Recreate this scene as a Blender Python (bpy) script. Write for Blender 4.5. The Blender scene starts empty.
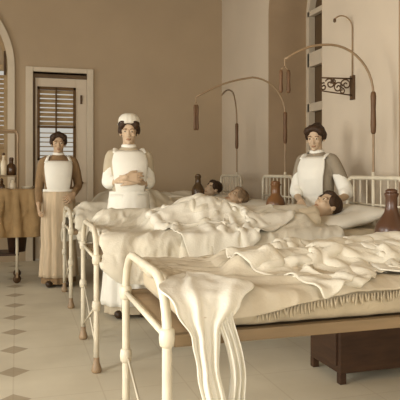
import bpy, bmesh, math, random
import numpy as np
from mathutils import Vector, Matrix, Euler, noise

random.seed(7)
SC = bpy.context.scene
COL = SC.collection
PI = math.pi
V = Vector

# ------------------------------------------------------------------ materials
def lin(c):
    c = c / 255.0
    return c / 12.92 if c <= 0.04045 else ((c + 0.055) / 1.055) ** 2.4

def rgb(r, g, b):
    return (lin(r), lin(g), lin(b), 1)

def mat(name, c, rough=0.8, noise_amt=0.10, scale=6.0, bump=0.0, bscale=60.0, metal=0.0, spec=0.3, stretch=(1, 1, 1)):
    m = bpy.data.materials.new(name)
    m.use_nodes = True
    nt = m.node_tree
    bs = nt.nodes['Principled BSDF']
    bs.inputs['Roughness'].default_value = rough
    bs.inputs['Metallic'].default_value = metal
    bs.inputs['Specular IOR Level'].default_value = spec
    tc = nt.nodes.new('ShaderNodeTexCoord')
    mp = nt.nodes.new('ShaderNodeMapping')
    mp.inputs['Scale'].default_value = stretch
    nt.links.new(tc.outputs['Object'], mp.inputs['Vector'])
    nz = nt.nodes.new('ShaderNodeTexNoise')
    nz.inputs['Scale'].default_value = scale
    nz.inputs['Detail'].default_value = 5
    nt.links.new(mp.outputs['Vector'], nz.inputs['Vector'])
    rp = nt.nodes.new('ShaderNodeValToRGB')
    rp.color_ramp.elements[0].position = 0.3
    rp.color_ramp.elements[1].position = 0.7
    c0 = rgb(*c)
    lo = tuple(v * (1 - noise_amt) for v in c0[:3]) + (1,)
    hi = tuple(min(1, v * (1 + noise_amt)) for v in c0[:3]) + (1,)
    rp.color_ramp.elements[0].color = lo
    rp.color_ramp.elements[1].color = hi
    nt.links.new(nz.outputs['Fac'], rp.inputs['Fac'])
    nt.links.new(rp.outputs['Color'], bs.inputs['Base Color'])
    if bump > 0:
        n2 = nt.nodes.new('ShaderNodeTexNoise')
        n2.inputs['Scale'].default_value = bscale
        n2.inputs['Detail'].default_value = 4
        nt.links.new(mp.outputs['Vector'], n2.inputs['Vector'])
        bp = nt.nodes.new('ShaderNodeBump')
        bp.inputs['Strength'].default_value = bump
        bp.inputs['Distance'].default_value = 0.01
        nt.links.new(n2.outputs['Fac'], bp.inputs['Height'])
        nt.links.new(bp.outputs['Normal'], bs.inputs['Normal'])
    return m

M = {}
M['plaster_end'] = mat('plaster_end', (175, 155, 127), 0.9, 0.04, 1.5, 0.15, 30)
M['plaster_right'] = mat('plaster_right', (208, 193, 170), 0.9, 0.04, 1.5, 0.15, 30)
M['plaster'] = mat('plaster', (196, 180, 156), 0.9, 0.05, 1.5)
M['reveal'] = mat('reveal', (170, 146, 116), 0.9, 0.08, 2.0, 0.15, 30)  # recess shade put into the plaster colour
M['ceiling'] = mat('ceiling_paint', (150, 128, 98), 0.9, 0.05, 1.5)
M['trim'] = mat('trim_paint', (206, 192, 168), 0.6, 0.05, 4)
M['dark_trim'] = mat('dark_trim', (96, 76, 52), 0.6, 0.1, 6, stretch=(1, 1, 0.2))
M['louver'] = mat('louver_paint', (168, 144, 108), 0.6, 0.12, 8)
M['sash'] = mat('sash_wood', (98, 72, 40), 0.6, 0.12, 8)
M['iron'] = mat('white_enamel', (212, 202, 178), 0.4, 0.08, 14, spec=0.45)
M['iron_grey'] = mat('worn_iron', (150, 126, 96), 0.45, 0.12, 14, spec=0.4)
M['dark_iron'] = mat('dark_iron', (84, 62, 40), 0.5, 0.15, 20)
M['linen'] = mat('linen', (210, 202, 182), 0.9, 0.05, 5, 0.25, 120)
M['linen_white'] = mat('linen_white', (220, 214, 197), 0.9, 0.03, 5, 0.2, 120)
M['coverlet'] = mat('coverlet', (194, 182, 158), 0.95, 0.06, 7, 0.2, 70)
M['ticking'] = mat('ticking', (184, 170, 143), 0.95, 0.08, 9, 0.4, 60)
M['wood'] = mat('dark_wood', (62, 42, 27), 0.5, 0.25, 5, 0.1, 40, stretch=(1, 1, 6))
M['board'] = mat('board_wood', (132, 111, 82), 0.6, 0.15, 5, stretch=(0.4, 4, 4))
M['grip'] = mat('grip_wood', (104, 76, 50), 0.5, 0.15, 12)
M['jug'] = mat('glazed_earthenware', (88, 60, 42), 0.28, 0.15, 8, spec=0.5)
M['jug_b'] = mat('amber_earthenware', (124, 86, 52), 0.28, 0.15, 8, spec=0.5)
M['jug_c'] = mat('olive_glass', (86, 66, 42), 0.25, 0.15, 8, spec=0.5)
M['apron'] = mat('apron_cotton', (234, 230, 216), 0.9, 0.03, 6, 0.15, 120)
M['dress_grey'] = mat('dress_grey', (150, 138, 118), 0.9, 0.06, 10, 0.2, 100)
M['dress_pale'] = mat('dress_pale', (188, 174, 148), 0.9, 0.06, 10, 0.2, 100)
M['dress_brown'] = mat('dress_brown', (140, 114, 82), 0.9, 0.12, 9, 0.2, 100, stretch=(4, 4, 0.3))
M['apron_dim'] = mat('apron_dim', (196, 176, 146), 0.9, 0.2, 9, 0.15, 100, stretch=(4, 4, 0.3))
M['gown'] = mat('nightgown', (226, 214, 188), 0.9, 0.05, 8, 0.2, 100)
M['hair'] = mat('hair', (58, 40, 24), 0.6, 0.3, 40, 0.6, 60, stretch=(1, 1, 0.3))
M['hair_grey'] = mat('hair_grey', (126, 104, 78), 0.7, 0.25, 40, 0.6, 60)
M['shoe'] = mat('shoe_leather', (60, 44, 28), 0.4, 0.1, 10)
M['skin'] = mat('skin', (196, 170, 140), 0.6, 0.05, 10, spec=0.3)
M['skin_dim'] = mat('skin_tan', (184, 156, 126), 0.6, 0.05, 10, spec=0.3)
M['eye'] = mat('eye_dark', (66, 48, 32), 0.3, 0.05, 10)
M['eye_white'] = mat('eye_white', (206, 190, 160), 0.3, 0.03, 10)
M['lip'] = mat('lip', (154, 116, 88), 0.5, 0.05, 10)
M['brow'] = mat('brow', (122, 94, 68), 0.7, 0.1, 20)
M['enamel'] = mat('basin_enamel', (224, 212, 186), 0.3, 0.03, 6, spec=0.5)
M['cloth_brown'] = mat('drape_brown', (152, 126, 88), 0.95, 0.15, 7, 0.4, 60)
M['bottle'] = mat('brown_glass', (78, 54, 32), 0.2, 0.1, 8, spec=0.5)
M['porcelain'] = mat('porcelain', (216, 200, 170), 0.3, 0.05, 8, spec=0.5)

def floor_mat():
    m = bpy.data.materials.new('floor_tiles')
    m.use_nodes = True
    nt = m.node_tree
    N, L = nt.nodes.new, nt.links.new
    bs = nt.nodes['Principled BSDF']
    bs.inputs['Roughness'].default_value = 0.55
    bs.inputs['Specular IOR Level'].default_value = 0.3
    tc = N('ShaderNodeTexCoord')
    sep = N('ShaderNodeSeparateXYZ')
    L(tc.outputs['Object'], sep.inputs[0])
    def math_(op, a, b=None):
        n = N('ShaderNodeMath'); n.operation = op
        for i, v in enumerate((a, b)):
            if v is None: continue
            if isinstance(v, (int, float)): n.inputs[i].default_value = v
            else: L(v, n.inputs[i])
        return n.outputs[0]
    P = 0.47
    def cell(s, off):
        f = math_('FRACT', math_('ADD', math_('DIVIDE', s, P), off))
        return math_('MULTIPLY', math_('ABSOLUTE', math_('SUBTRACT', f, 0.5)), P)
    # dark diamond insets at every lattice corner, only on the aisle side
    cx = cell(sep.outputs['X'], 10.5 + 0.02 / P)
    cy = cell(sep.outputs['Y'], 10.5 - 0.01 / P)
    dm = math_('LESS_THAN', math_('ADD', cx, cy), 0.095)
    aisle = math_('LESS_THAN', sep.outputs['X'], 0.2)
    dm = math_('MULTIPLY', dm, aisle)
    gx = math_('LESS_THAN', cx, 0.004); gy = math_('LESS_THAN', cy, 0.004)
    gr = math_('MAXIMUM', gx, gy)
    nz = N('ShaderNodeTexNoise'); nz.inputs['Scale'].default_value = 2.2; nz.inputs['Detail'].default_value = 6
    L(tc.outputs['Object'], nz.inputs['Vector'])
    rp = N('ShaderNodeValToRGB')
    rp.color_ramp.elements[0].position = 0.3; rp.color_ramp.elements[1].position = 0.7
    rp.color_ramp.elements[0].color = rgb(194, 184, 160); rp.color_ramp.elements[1].color = rgb(210, 201, 177)
    L(nz.outputs['Fac'], rp.inputs['Fac'])
    def mix(f, a, c):
        n = N('ShaderNodeMixRGB'); L(f, n.inputs[0]); L(a, n.inputs[1]); n.inputs[2].default_value = c
        return n.outputs[0]
    c = mix(math_('MULTIPLY', gr, 0.2), rp.outputs['Color'], rgb(150, 126, 92))
    c = mix(math_('MULTIPLY', dm, 0.6), c, rgb(136, 116, 88))
    L(c, bs.inputs['Base Color'])
    return m
M['floor'] = floor_mat()

# ------------------------------------------------------------------ mesh helpers
def add_box(bm, x0, x1, y0, y1, z0, z1, bevel=0.0, seg=2):
    vs = [bm.verts.new((x, y, z)) for z in (z0, z1) for y in (y0, y1) for x in (x0, x1)]
    fs = []
    for q in ((0, 2, 3, 1), (4, 5, 7, 6), (0, 1, 5, 4), (2, 6, 7, 3), (0, 4, 6, 2), (1, 3, 7, 5)):
        fs.append(bm.faces.new([vs[i] for i in q]))
    if bevel > 0:
        es = list({e for f in fs for e in f.edges})
        bmesh.ops.bevel(bm, geom=es, offset=bevel, segments=seg, affect='EDGES', profile=0.6)

def smooth_path(pts, n=6):
    """Catmull-Rom through pts."""
    pts = [V(p) for p in pts]
    out = []
    for i in range(len(pts) - 1):
        p0 = pts[max(i - 1, 0)]; p1 = pts[i]; p2 = pts[i + 1]; p3 = pts[min(i + 2, len(pts) - 1)]
        for k in range(n):
            t = k / n
            out.append(0.5 * ((2 * p1) + (p2 - p0) * t + (2 * p0 - 5 * p1 + 4 * p2 - p3) * t * t + (3 * p1 - p0 - 3 * p2 + p3) * t ** 3))
    out.append(pts[-1])
    return out

def add_tube(bm, pts, r, seg=10, caps=True, flat=1.0, closed=False):
    pts = [V(p) for p in pts]
    n = len(pts)
    rs = r if isinstance(r, (list, tuple)) else [r] * n
    rings = []
    prev = None
    for i, p in enumerate(pts):
        if closed:
            t = pts[(i + 1) % n] - pts[i - 1]
        else:
            t = pts[min(i + 1, n - 1)] - pts[max(i - 1, 0)]
        if t.length < 1e-9: t = V((0, 0, 1))
        t.normalize()
        if prev is None:
            a = V((0, 0, 1)) if abs(t.z) < 0.9 else V((0, 1, 0))
            u = t.cross(a).normalized()
        else:
            u = (prev - t * prev.dot(t)).normalized()
        prev = u
        w = t.cross(u)
        rings.append([bm.verts.new(p + u * math.cos(2 * PI * k / seg) * rs[i] + w * math.sin(2 * PI * k / seg) * rs[i] * flat) for k in range(seg)])
    m = n if closed else n - 1
    for i in range(m):
        a, b = rings[i], rings[(i + 1) % n]
        for k in range(seg):
            f = bm.faces.new((a[k], a[(k + 1) % seg], b[(k + 1) % seg], b[k])); f.smooth = True
    if caps and not closed:
        bm.faces.new(rings[0][::-1]); bm.faces.new(rings[-1])

def add_lathe(bm, prof, c=(0, 0, 0), seg=28, cap=True):
    c = V(c)
    rings = [[bm.verts.new(c + V((r * math.cos(2 * PI * k / seg), r * math.sin(2 * PI * k / seg), z))) for k in range(seg)] for r, z in prof]
    for a, b in zip(rings, rings[1:]):
        for k in range(seg):
            f = bm.faces.new((a[k], a[(k + 1) % seg], b[(k + 1) % seg], b[k])); f.smooth = True
    if cap:
        bm.faces.new(rings[0][::-1]); bm.faces.new(rings[-1])

def add_ell(bm, c, r, mtx=None, seg=16, rin=12):
    c = V(c)
    mm = Matrix.Translation(c) @ Matrix.Diagonal((r[0], r[1], r[2], 1))
    if mtx is not None: mm = mtx @ mm
    bmesh.ops.create_uvsphere(bm, u_segments=seg, v_segments=rin, radius=1.0, matrix=mm)

def add_loft(bm, rings, cap=True, closed=True):
    vr = [[bm.verts.new(p) for p in ring] for ring in rings]
    for a, b in zip(vr, vr[1:]):
        n = len(a)
        for k in range(n if closed else n - 1):
            f = bm.faces.new((a[k], a[(k + 1) % n], b[(k + 1) % n], b[k])); f.smooth = True
    if cap and closed:
        bm.faces.new(vr[0][::-1]); bm.faces.new(vr[-1])

def obj(name, bm, material, parent=None, smooth=False):
    bmesh.ops.recalc_face_normals(bm, faces=bm.faces[:])
    me = bpy.data.meshes.new(name)
    if smooth:
        for f in bm.faces: f.smooth = True
    bm.to_mesh(me); bm.free()
    o = bpy.data.objects.new(name, me)
    COL.objects.link(o)
    for m in (material if isinstance(material, (list, tuple)) else [material]):
        me.materials.append(m)
    if parent is not None: o.parent = parent
    return o

def new():
    return bmesh.new()

def thing(name, label, cat, loc=(0, 0, 0), rz=0.0, group=None):
    o = bpy.data.objects.new(name, None)
    o.empty_display_size = 0.1
    COL.objects.link(o)
    o.location = loc; o.rotation_euler = (0, 0, rz)
    o['label'] = label; o['category'] = cat
    if group: o['group'] = group
    return o

def tag(o, label, cat, group=None):
    o['label'] = label; o['category'] = cat
    if group: o['group'] = group
    return o

def structure(name, bm, material, parent=None):
    o = obj(name, bm, material, parent)
    if parent is None: o['kind'] = 'structure'
    return o

def dup(root, loc, rz, label, group=None):
    r = root.copy(); COL.objects.link(r); r.location = loc; r.rotation_euler = (0, 0, rz)
    r['label'] = label
    if group: r['group'] = group
    for ch in list(root.children):
        c = ch.copy(); COL.objects.link(c); c.parent = r
        for g in ch.children:
            d = g.copy(); COL.objects.link(d); d.parent = c
    return r

def bake(o, mods):
    """apply a list of (type, settings) modifiers to o"""
    for t, kw in mods:
        md = o.modifiers.new(t, t)
        for k, v in kw.items(): setattr(md, k, v)
    dg = bpy.context.evaluated_depsgraph_get()
    dg.update()
    me = bpy.data.meshes.new_from_object(o.evaluated_get(dg))
    old = o.data
    mats = [m for m in old.materials]
    o.modifiers.clear()
    o.data = me
    if len(me.materials) != len(mats):
        me.materials.clear()
        for m in mats: me.materials.append(m)
    bpy.data.meshes.remove(old)
    for p in me.polygons: p.use_smooth = True
    return o

def fuse(name, bm, material, parent=None, voxel=0.008, smooth=4):
    o = obj(name, bm, material, parent)
    bake(o, [('REMESH', dict(mode='VOXEL', voxel_size=voxel, use_smooth_shade=True)), ('SMOOTH', dict(factor=0.5, iterations=smooth))])
    return o

# ------------------------------------------------------------------ the room
XL, XR, YB, YE, H = -2.6, 2.9, -2.6, 8.4, 4.1
WT = 0.6   # thickness of the right wall

bm = new(); add_box(bm, XL - 0.6, XR + 0.8, YB - 0.4, YE + 0.5, -0.12, 0.0); structure('floor', bm, M['floor'])
bm = new(); add_box(bm, XL - 0.6, XR + 0.8, YB - 0.4, YE + 0.5, H, H + 0.15); structure('ceiling', bm, M['ceiling'])

def wall_with_openings(name, material, axis, fixed0, fixed1, s0, s1, openings, parent=None):
    """axis 'x': wall runs along x (fixed = y); 'y': runs along y. openings: (a, b, z0, z1, arched)"""
    bm = new()
    def put(a, b, z0, z1):
        if b - a < 1e-4 or z1 - z0 < 1e-4: return
        if axis == 'x': add_box(bm, a, b, fixed0, fixed1, z0, z1)
        else: add_box(bm, fixed0, fixed1, a, b, z0, z1)
    cur = s0
    for (a, b, z0, z1, arch) in sorted(openings):
        put(cur, a, 0, H)
        put(a, b, 0, z0)
        if not arch:
            put(a, b, z1, H)
        else:
            r = (b - a) / 2; c = (a + b) / 2; n = 28; zs = z1 - r
            pts = [(c - r * math.cos(PI * k / n), zs + r * math.sin(PI * k / n)) for k in range(n + 1)]
            def P(s, z, f): return (s, f, z) if axis == 'x' else (f, s, z)
            for (p, q) in zip(pts, pts[1:]):
                vs = [bm.verts.new(P(*t)) for t in ((p[0], p[1], fixed0), (q[0], q[1], fixed0), (q[0], H, fixed0), (p[0], H, fixed0),
                                                     (p[0], p[1], fixed1), (q[0], q[1], fixed1), (q[0], H, fixed1), (p[0], H, fixed1))]
                for f in ((0, 1, 2, 3), (7, 6, 5, 4), (0, 4, 5, 1), (1, 5, 6, 2), (2, 6, 7, 3), (3, 7, 4, 0)):
                    bm.faces.new([vs[i] for i in f])
        cur = b
    put(cur, s1, 0, H)
    bmesh.ops.remove_doubles(bm, verts=bm.verts[:], dist=1e-5)
    return structure(name, bm, material, parent)

# end wall : shuttered door, and the tall arched window left of it
DX0, DX1, DZ = 0.206, 0.927, 2.53
AX0, AX1, AZ1 = -2.20, -0.12, 3.64
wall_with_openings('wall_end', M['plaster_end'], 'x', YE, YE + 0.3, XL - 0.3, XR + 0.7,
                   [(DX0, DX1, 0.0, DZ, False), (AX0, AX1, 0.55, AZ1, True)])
# right wall : deep recesses, arched windows at the back
R1 = (5.35, 6.69); R2 = (2.72, 4.10)
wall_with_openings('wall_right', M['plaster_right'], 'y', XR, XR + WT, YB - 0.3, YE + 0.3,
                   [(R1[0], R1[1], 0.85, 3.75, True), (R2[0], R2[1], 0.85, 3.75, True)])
# left wall with its windows
LW = [(-1.75, -0.85), (0.85, 1.95), (3.6, 4.6), (6.2, 7.2)]
wall_with_openings('wall_left', M['plaster'], 'y', XL - 0.35, XL, YB - 0.3, YE + 0.3,
                   [(a, b, 0.35, 2.95, False) for a, b in LW])
BW = [(-1.6, -0.4), (0.9, 2.1)]
wall_with_openings('wall_back', M['plaster'], 'x', YB - 0.35, YB, XL - 0.3, XR + 0.6,
                   [(a, b, 0.5, 2.95, False) for a, b in BW])
def base(name, x0, x1, y0, y1):
    bm = new(); add_box(bm, x0, x1, y0, y1, 0, 0.16, 0.006); structure(name, bm, M['trim'])
base('baseboard_end', DX1 + 0.1, XR, YE - 0.025, YE)
base('baseboard_right', XR - 0.025, XR, YB, YE - 0.03)
base('baseboard_left', XL, XL + 0.025, YB, YE - 0.03)
base('baseboard_back', XL + 0.03, XR - 0.03, YB, YB + 0.025)

# --- door_1 in the end wall: casing, leaf with louvred window
door = bpy.data.objects.new('door_1', None); COL.objects.link(door); door['kind'] = 'structure'
bm = new()
add_box(bm, DX0 - 0.095, DX0, YE - 0.035, YE + 0.02, 0, DZ + 0.09, 0.008)
add_box(bm, DX1, DX1 + 0.085, YE - 0.035, YE + 0.02, 0, DZ + 0.09, 0.008)
add_box(bm, DX0, DX1, YE - 0.03, YE + 0.02, DZ + 0.03, DZ + 0.09, 0.008)
obj('casing', bm, M['trim'], door)
bm = new()
add_box(bm, DX0, DX1, YE + 0.0, YE + 0.06, DZ - 0.05, DZ + 0.03, 0.004)
add_box(bm, DX0, DX0 + 0.03, YE + 0.0, YE + 0.06, 0, DZ - 0.05, 0.004)
obj('jamb', bm, M['dark_trim'], door)
wx0, wx1, wz0, wz1 = 0.262, 0.775, 1.36, 2.36
bm = new()
y0, y1 = YE + 0.02, YE + 0.065
add_box(bm, DX0 + 0.03, wx0, y0, y1, 0.02, DZ - 0.05, 0.004)
add_box(bm, wx1, DX1, y0, y1, 0.02, DZ - 0.05, 0.004)
add_box(bm, wx0, wx1, y0, y1, wz1, DZ - 0.05, 0.004)
add_box(bm, wx0, wx1, y0, y1, 0.02, wz0, 0.004)
obj('door_leaf', bm, M['plaster_right'], door)
bm = new()
for a, b, c, d in ((wx0, wx0 + .035, wz0, wz1), (wx1 - .035, wx1, wz0, wz1), (wx0, wx1, wz1 - .04, wz1), (wx0, wx1, wz0, wz0 + .03)):
    add_box(bm, a, b, YE + 0.005, YE + 0.05, c, d, 0.003)
xm = 0.512
add_box(bm, xm - .011, xm + .011, YE + 0.005, YE + 0.05, wz0, wz1, 0.003)
add_box(bm, wx0, wx1, YE + 0.005, YE + 0.05, 1.80, 1.83, 0.003)
obj('sash_frame', bm, M['sash'], door)
bm = new()
for (a, b) in ((wx0 + .035, xm - .011), (xm + .011, wx1 - .035)):
    z = 1.86
    while z < wz1 - 0.06:
        # louvre slat, tilted nearly closed
        vs = []
        for (yy, zz) in ((YE + 0.022, z - 0.022), (YE + 0.03, z - 0.024), (YE + 0.052, z + 0.022), (YE + 0.044, z + 0.024)):
            vs.append((yy, zz))
        ra = [V((a, p[0], p[1])) for p in vs]; rb = [V((b, p[0], p[1])) for p in vs]
        add_loft(bm, [ra, rb])
        z += 0.062
    z = 1.42
    while z < 1.79:
        ra = [V((a, p[0], p[1] + z)) for p in ((YE + .022, -.006), (YE + .05, .002), (YE + .05, .010), (YE + .022, .002))]
        rb = [V((b, p.y, p.z)) for p in ra]
        add_loft(bm, [ra, rb])
        z += 0.062
for f in bm.faces: f.smooth = False
obj('louver_slats', bm, M['louver'], door)
bm = new(); add_lathe(bm, [(0.002, 0), (0.012, 0.002), (0.012, .03), (0.024, .04), (0.024, .06), (0.002, .07)], seg=16)
k = obj('door_handle', bm, M['dark_iron'], door); k.rotation_euler = (PI / 2, 0, 0); k.location = (0.85, YE + .02, 1.05)
bm = new(); add_box(bm, 0.835, 0.865, YE + 0.005, YE + 0.022, 2.14, 2.26, 0.004); obj('latch', bm, M['dark_iron'], door)

# --- window_1: tall arched window, left on the end wall
def arch_ring(bm, cx, zs, r_out, r_in, ya, yb, zbot, n=30, axis='x'):
    """an arched frame: two posts and a half ring"""
    def P(s, z, f): return V((s, f, z)) if axis == 'x' else V((f, s, z))
    po = [(cx - r_out, zbot)] + [(cx - r_out * math.cos(PI * k / n), zs + r_out * math.sin(PI * k / n)) for k in range(n + 1)] + [(cx + r_out, zbot)]
    pi_ = [(cx - r_in, zbot)] + [(cx - r_in * math.cos(PI * k / n), zs + r_in * math.sin(PI * k / n)) for k in range(n + 1)] + [(cx + r_in, zbot)]
    rings = [[P(o[0], o[1], ya), P(i[0], i[1], ya), P(i[0], i[1], yb), P(o[0], o[1], yb)] for o, i in zip(po, pi_)]
    add_loft(bm, rings)
    for f in bm.faces: f.smooth = False

ac = (AX0 + AX1) / 2; ar = (AX1 - AX0) / 2; azs = AZ1 - ar
w1 = bpy.data.objects.new('window_1', None); COL.objects.link(w1); w1['kind'] = 'structure'
bm = new(); arch_ring(bm, ac, azs, ar + 0.09, ar, YE - 0.04, YE + 0.02, 0.5); obj('window_frame', bm, M['trim'], w1)
bm = new(); arch_ring(bm, ac, azs, ar, ar - 0.05, YE + 0.06, YE + 0.11, 0.55)
for xx in (ac - 0.5, ac, ac + 0.5):
    hh = azs + math.sqrt(max(0, (ar - .02) ** 2 - (xx - ac) ** 2))
    add_box(bm, xx - .03, xx + .03, YE + .06, YE + .11, .55, hh)
add_box(bm, AX0 + .02, AX1 - .02, YE + .06, YE + .11, azs - .04, azs + .04)
add_box(bm, AX0 + .02, AX1 - .02, YE + .06, YE + .11, .55, .63)
obj('sash', bm, M['louver'], w1)
bm = new()
xs = [AX0 + .05, ac - .53, ac - .47, ac - .03, ac + .03, ac + .47, ac + .53, AX1 - .05]
for i in range(0, 8, 2):
    z = 0.68
    while z < azs - 0.07:
        tilt = 0.022 if 1.6 < z < 2.55 else 0.028
        ra = [V((xs[i], YE + .065, z - tilt)), V((xs[i], YE + .073, z - tilt - .004)), V((xs[i], YE + .105, z + tilt)), V((xs[i], YE + .097, z + tilt + .004))]
        add_loft(bm, [ra, [V((xs[i + 1], p.y, p.z)) for p in ra]]); z += .062
for f in bm.faces: f.smooth = False
obj('louver_slats', bm, M['louver'], w1)
bm = new()   # fan tracery in the arch head
for a in (35, 62, 90, 118, 145):
    a = math.radians(a)
    add_tube(bm, [(ac + .3 * math.cos(a), YE + .08, azs + .3 * math.sin(a)), (ac + (ar - .03) * math.cos(a), YE + .08, azs + (ar - .03) * math.sin(a))], .022, 8)
add_tube(bm, [(ac + .3 * math.cos(PI * k / 20), YE + .08, azs + .3 * math.sin(PI * k / 20)) for k in range(21)], .022, 8)
obj('tracery', bm, M['dark_trim'], w1)
bm = new()
add_box(bm, AX0 + .02, AX1 - .02, YE + .14, YE + .16, azs, AZ1 - 0.02)
obj('fanlight_board', bm, M['plaster_end'], w1)
bm = new(); add_box(bm, AX0 - .1, AX1 + .1, YE - .12, YE + .0, .46, .52, .008); obj('window_sill', bm, M['trim'], w1)
bm = new()
add_box(bm, AX1 - .05, AX1 - .025, YE + .03, YE + .06, 2.5, 2.82, .004); obj('bolt', bm, M['dark_iron'], w1)

# --- recessed windows in the right wall
def recess_window(n, r):
    c = (r[0] + r[1]) / 2; rad = (r[1] - r[0]) / 2; zs = 3.75 - rad
    w = bpy.data.objects.new('window_%d' % n, None); COL.objects.link(w); w['kind'] = 'structure'
    xa = XR + WT - 0.10
    bm = new(); arch_ring(bm, c, zs, rad, rad - .09, xa, xa + .08, .85, axis='y'); obj('window_frame', bm, M['trim'], w)
    bm = new()
    add_box(bm, xa, xa + .06, c - .05, c + .05, .85, 3.7)
    for z, q in ((1.40, .04), (1.98, .05), (2.56, .085), (3.12, .03)):
        add_box(bm, xa, xa + .06, r[0] + .05, r[1] - .05, z - q, z + q)
    obj('sash', bm, M['trim'], w)
    bm = new()
    pts = [(c - rad, .85)] + [(c - rad * math.cos(PI * k / 24), zs + rad * math.sin(PI * k / 24)) for k in range(25)] + [(c + rad, .85)]
    a = [bm.verts.new((xa + .085, s, z)) for s, z in pts]; b = [bm.verts.new((xa + .10, s, z)) for s, z in pts]
    bm.faces.new(a); bm.faces.new(b[::-1])
    for i in range(len(pts)): bm.faces.new((a[i], b[i], b[(i + 1) % len(pts)], a[(i + 1) % len(pts)]))
    obj('shutter_panel', bm, M['dark_trim'], w)
    bm = new(); add_box(bm, XR - .03, XR + WT - .10, r[0] - .0, r[1], .81, .855, .006); obj('window_sill', bm, M['trim'], w)
    # casement leaf opened inward against the near side of the recess
    return w
recess_window(2, R1)
recess_window(3, R2)

# added arched lining plate, its darker colour paints in the shade of the recess
def reveal_shade(n, r):
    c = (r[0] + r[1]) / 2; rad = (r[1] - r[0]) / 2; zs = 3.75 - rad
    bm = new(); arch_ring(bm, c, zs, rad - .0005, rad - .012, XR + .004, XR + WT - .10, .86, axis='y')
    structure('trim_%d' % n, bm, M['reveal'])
reveal_shade(1, R1); reveal_shade(2, R2)

# --- plain windows on the left wall and behind the camera
def sash_window(n, axis, f, a, b, z0, z1):
    w = bpy.data.objects.new('window_%d' % n, None); COL.objects.link(w); w['kind'] = 'structure'
    bm = new()
    def put(s0, s1, za, zb):
        if axis == 'y': add_box(bm, f - .09, f - .04, s0, s1, za, zb, .004)
        else: add_box(bm, s0, s1, f - .09, f - .04, za, zb, .004)
    put(a, a + .05, z0, z1); put(b - .05, b, z0, z1); put(a + .05, b - .05, z0, z0 + .06); put(a + .05, b - .05, z1 - .06, z1)
    m = (a + b) / 2; put(m - .02, m + .02, z0 + .06, z1 - .06)
    for q in (1, 2):
        z = z0 + (z1 - z0) * q / 3; put(a + .05, b - .05, z - .015, z + .015)
    obj('sash', bm, M['trim'], w)
for i, (a, b) in enumerate(LW): sash_window(4 + i, 'y', XL, a, b, .35, 2.95)
for i, (a, b) in enumerate(BW): sash_window(8 + i, 'x', YB, a, b, .5, 2.95)

# ------------------------------------------------------------------ iron beds
BX = 0.455      # foot posts stand on this line
BEDY = [2.225, 3.995, 5.77, 7.2]
HW = 0.375
LEN = 2.15
HOOP = 0.855

def hoop_path(x, hw, ztop, rad=0.17):
    n = 8
    pts = [(x, -hw, 0.05), (x, -hw, 0.3), (x, -hw, ztop - rad)]
    for k in range(1, n + 1):
        a = PI - PI / 2 * k / n
        pts.append((x, -hw + rad + rad * math.cos(a), ztop - rad + rad * math.sin(a)))
    mid = [(p[0], -p[1], p[2]) for p in pts[::-1]]
    return pts + mid

def make_bed(label):
    t = thing('iron_bed', label, 'bed', (BX, BEDY[0], 0), 0, 'white iron ward beds')
    bm = new(); add_tube(bm, hoop_path(0, HW, HOOP), .0165, 12); foot = obj('foot_hoop', bm, M['iron'], t)
    def collar(x, s, z):
        bm = new()
        add_lathe(bm, [(.017, -.03), (.024, -.024), (.027, 0), (.024, .024), (.017, .03)], (x, s * HW, z), 14)
        return bm
    for s in (-1, 1):
        for z in (.40, .675):
            obj('collar', collar(0, s, z), M['iron'], foot)
    bm = new()
    add_tube(bm, [(-.004, -HW, .40), (-.004, HW, .10)], .0055, 6)
    add_tube(bm, [(.006, HW, .40), (.006, -HW, .10)], .0055, 6)
    add_tube(bm, [(0, -HW, .675), (0, HW, .675)], .011, 8)
    obj('brace_rods', bm, M['iron'], foot)
    def footp(x, s):
        bm = new(); add_lathe(bm, [(.018, .09), (.019, .055), (.024, .045), (.03, .024), (.032, .012), (.026, 0.0)][::-1], (x, s * HW, 0), 16)
        return bm
    for s in (-1, 1): obj('foot', footp(0, s), M['iron_grey'], t)
    for s in (-1, 1): obj('foot', footp(LEN, s), M['iron_grey'], t)
    bm = new(); add_tube(bm, hoop_path(LEN, HW, 1.155, .07), .0165, 12); hd = obj('head_frame', bm, M['iron'], t)
    bm = new()
    for k in range(1, 8):
        y = -HW + 2 * HW * k / 8
        add_tube(bm, [(LEN, y, .675), (LEN, y, 1.15)], .007, 8)
    add_tube(bm, [(LEN, -HW, .675), (LEN, HW, .675)], .011, 8)
    add_tube(bm, [(LEN, -HW, .95), (LEN, HW, .95)], .009, 8)
    obj('head_bars', bm, M['iron'], hd)
    for s in (-1, 1):
        bm = new(); add_box(bm, .02, LEN - .02, s * (HW - .0) - .016, s * HW + .016, .645, .685, .005)
        obj('side_rail', bm, M['board'], t)
    bm = new(); add_box(bm, .03, LEN - .03, -HW + .03, HW - .03, .655, .672, .004); obj('spring_base', bm, M['iron_grey'], t)
    # mattress, tufted along its sides
    bm = new(); add_box(bm, .07, LEN - .03, -HW - .0, HW, .688, .80, .045, 4)
    bmesh.ops.subdivide_edges(bm, edges=[e for e in bm.edges if e.calc_length() > .3], cuts=40, use_grid_fill=True)
    for v in bm.verts:
        n = noise.noise(v.co * 9) * .010 + .006 * math.sin(v.co.x * 2 * PI / .11)
        v.co += V((0, math.copysign(n, v.co.y) if abs(v.co.y) > HW - .06 else 0, n * .6 if v.co.z > .72 else 0))
    obj('mattress', bm, M['ticking'], t, smooth=True)
    return t

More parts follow.
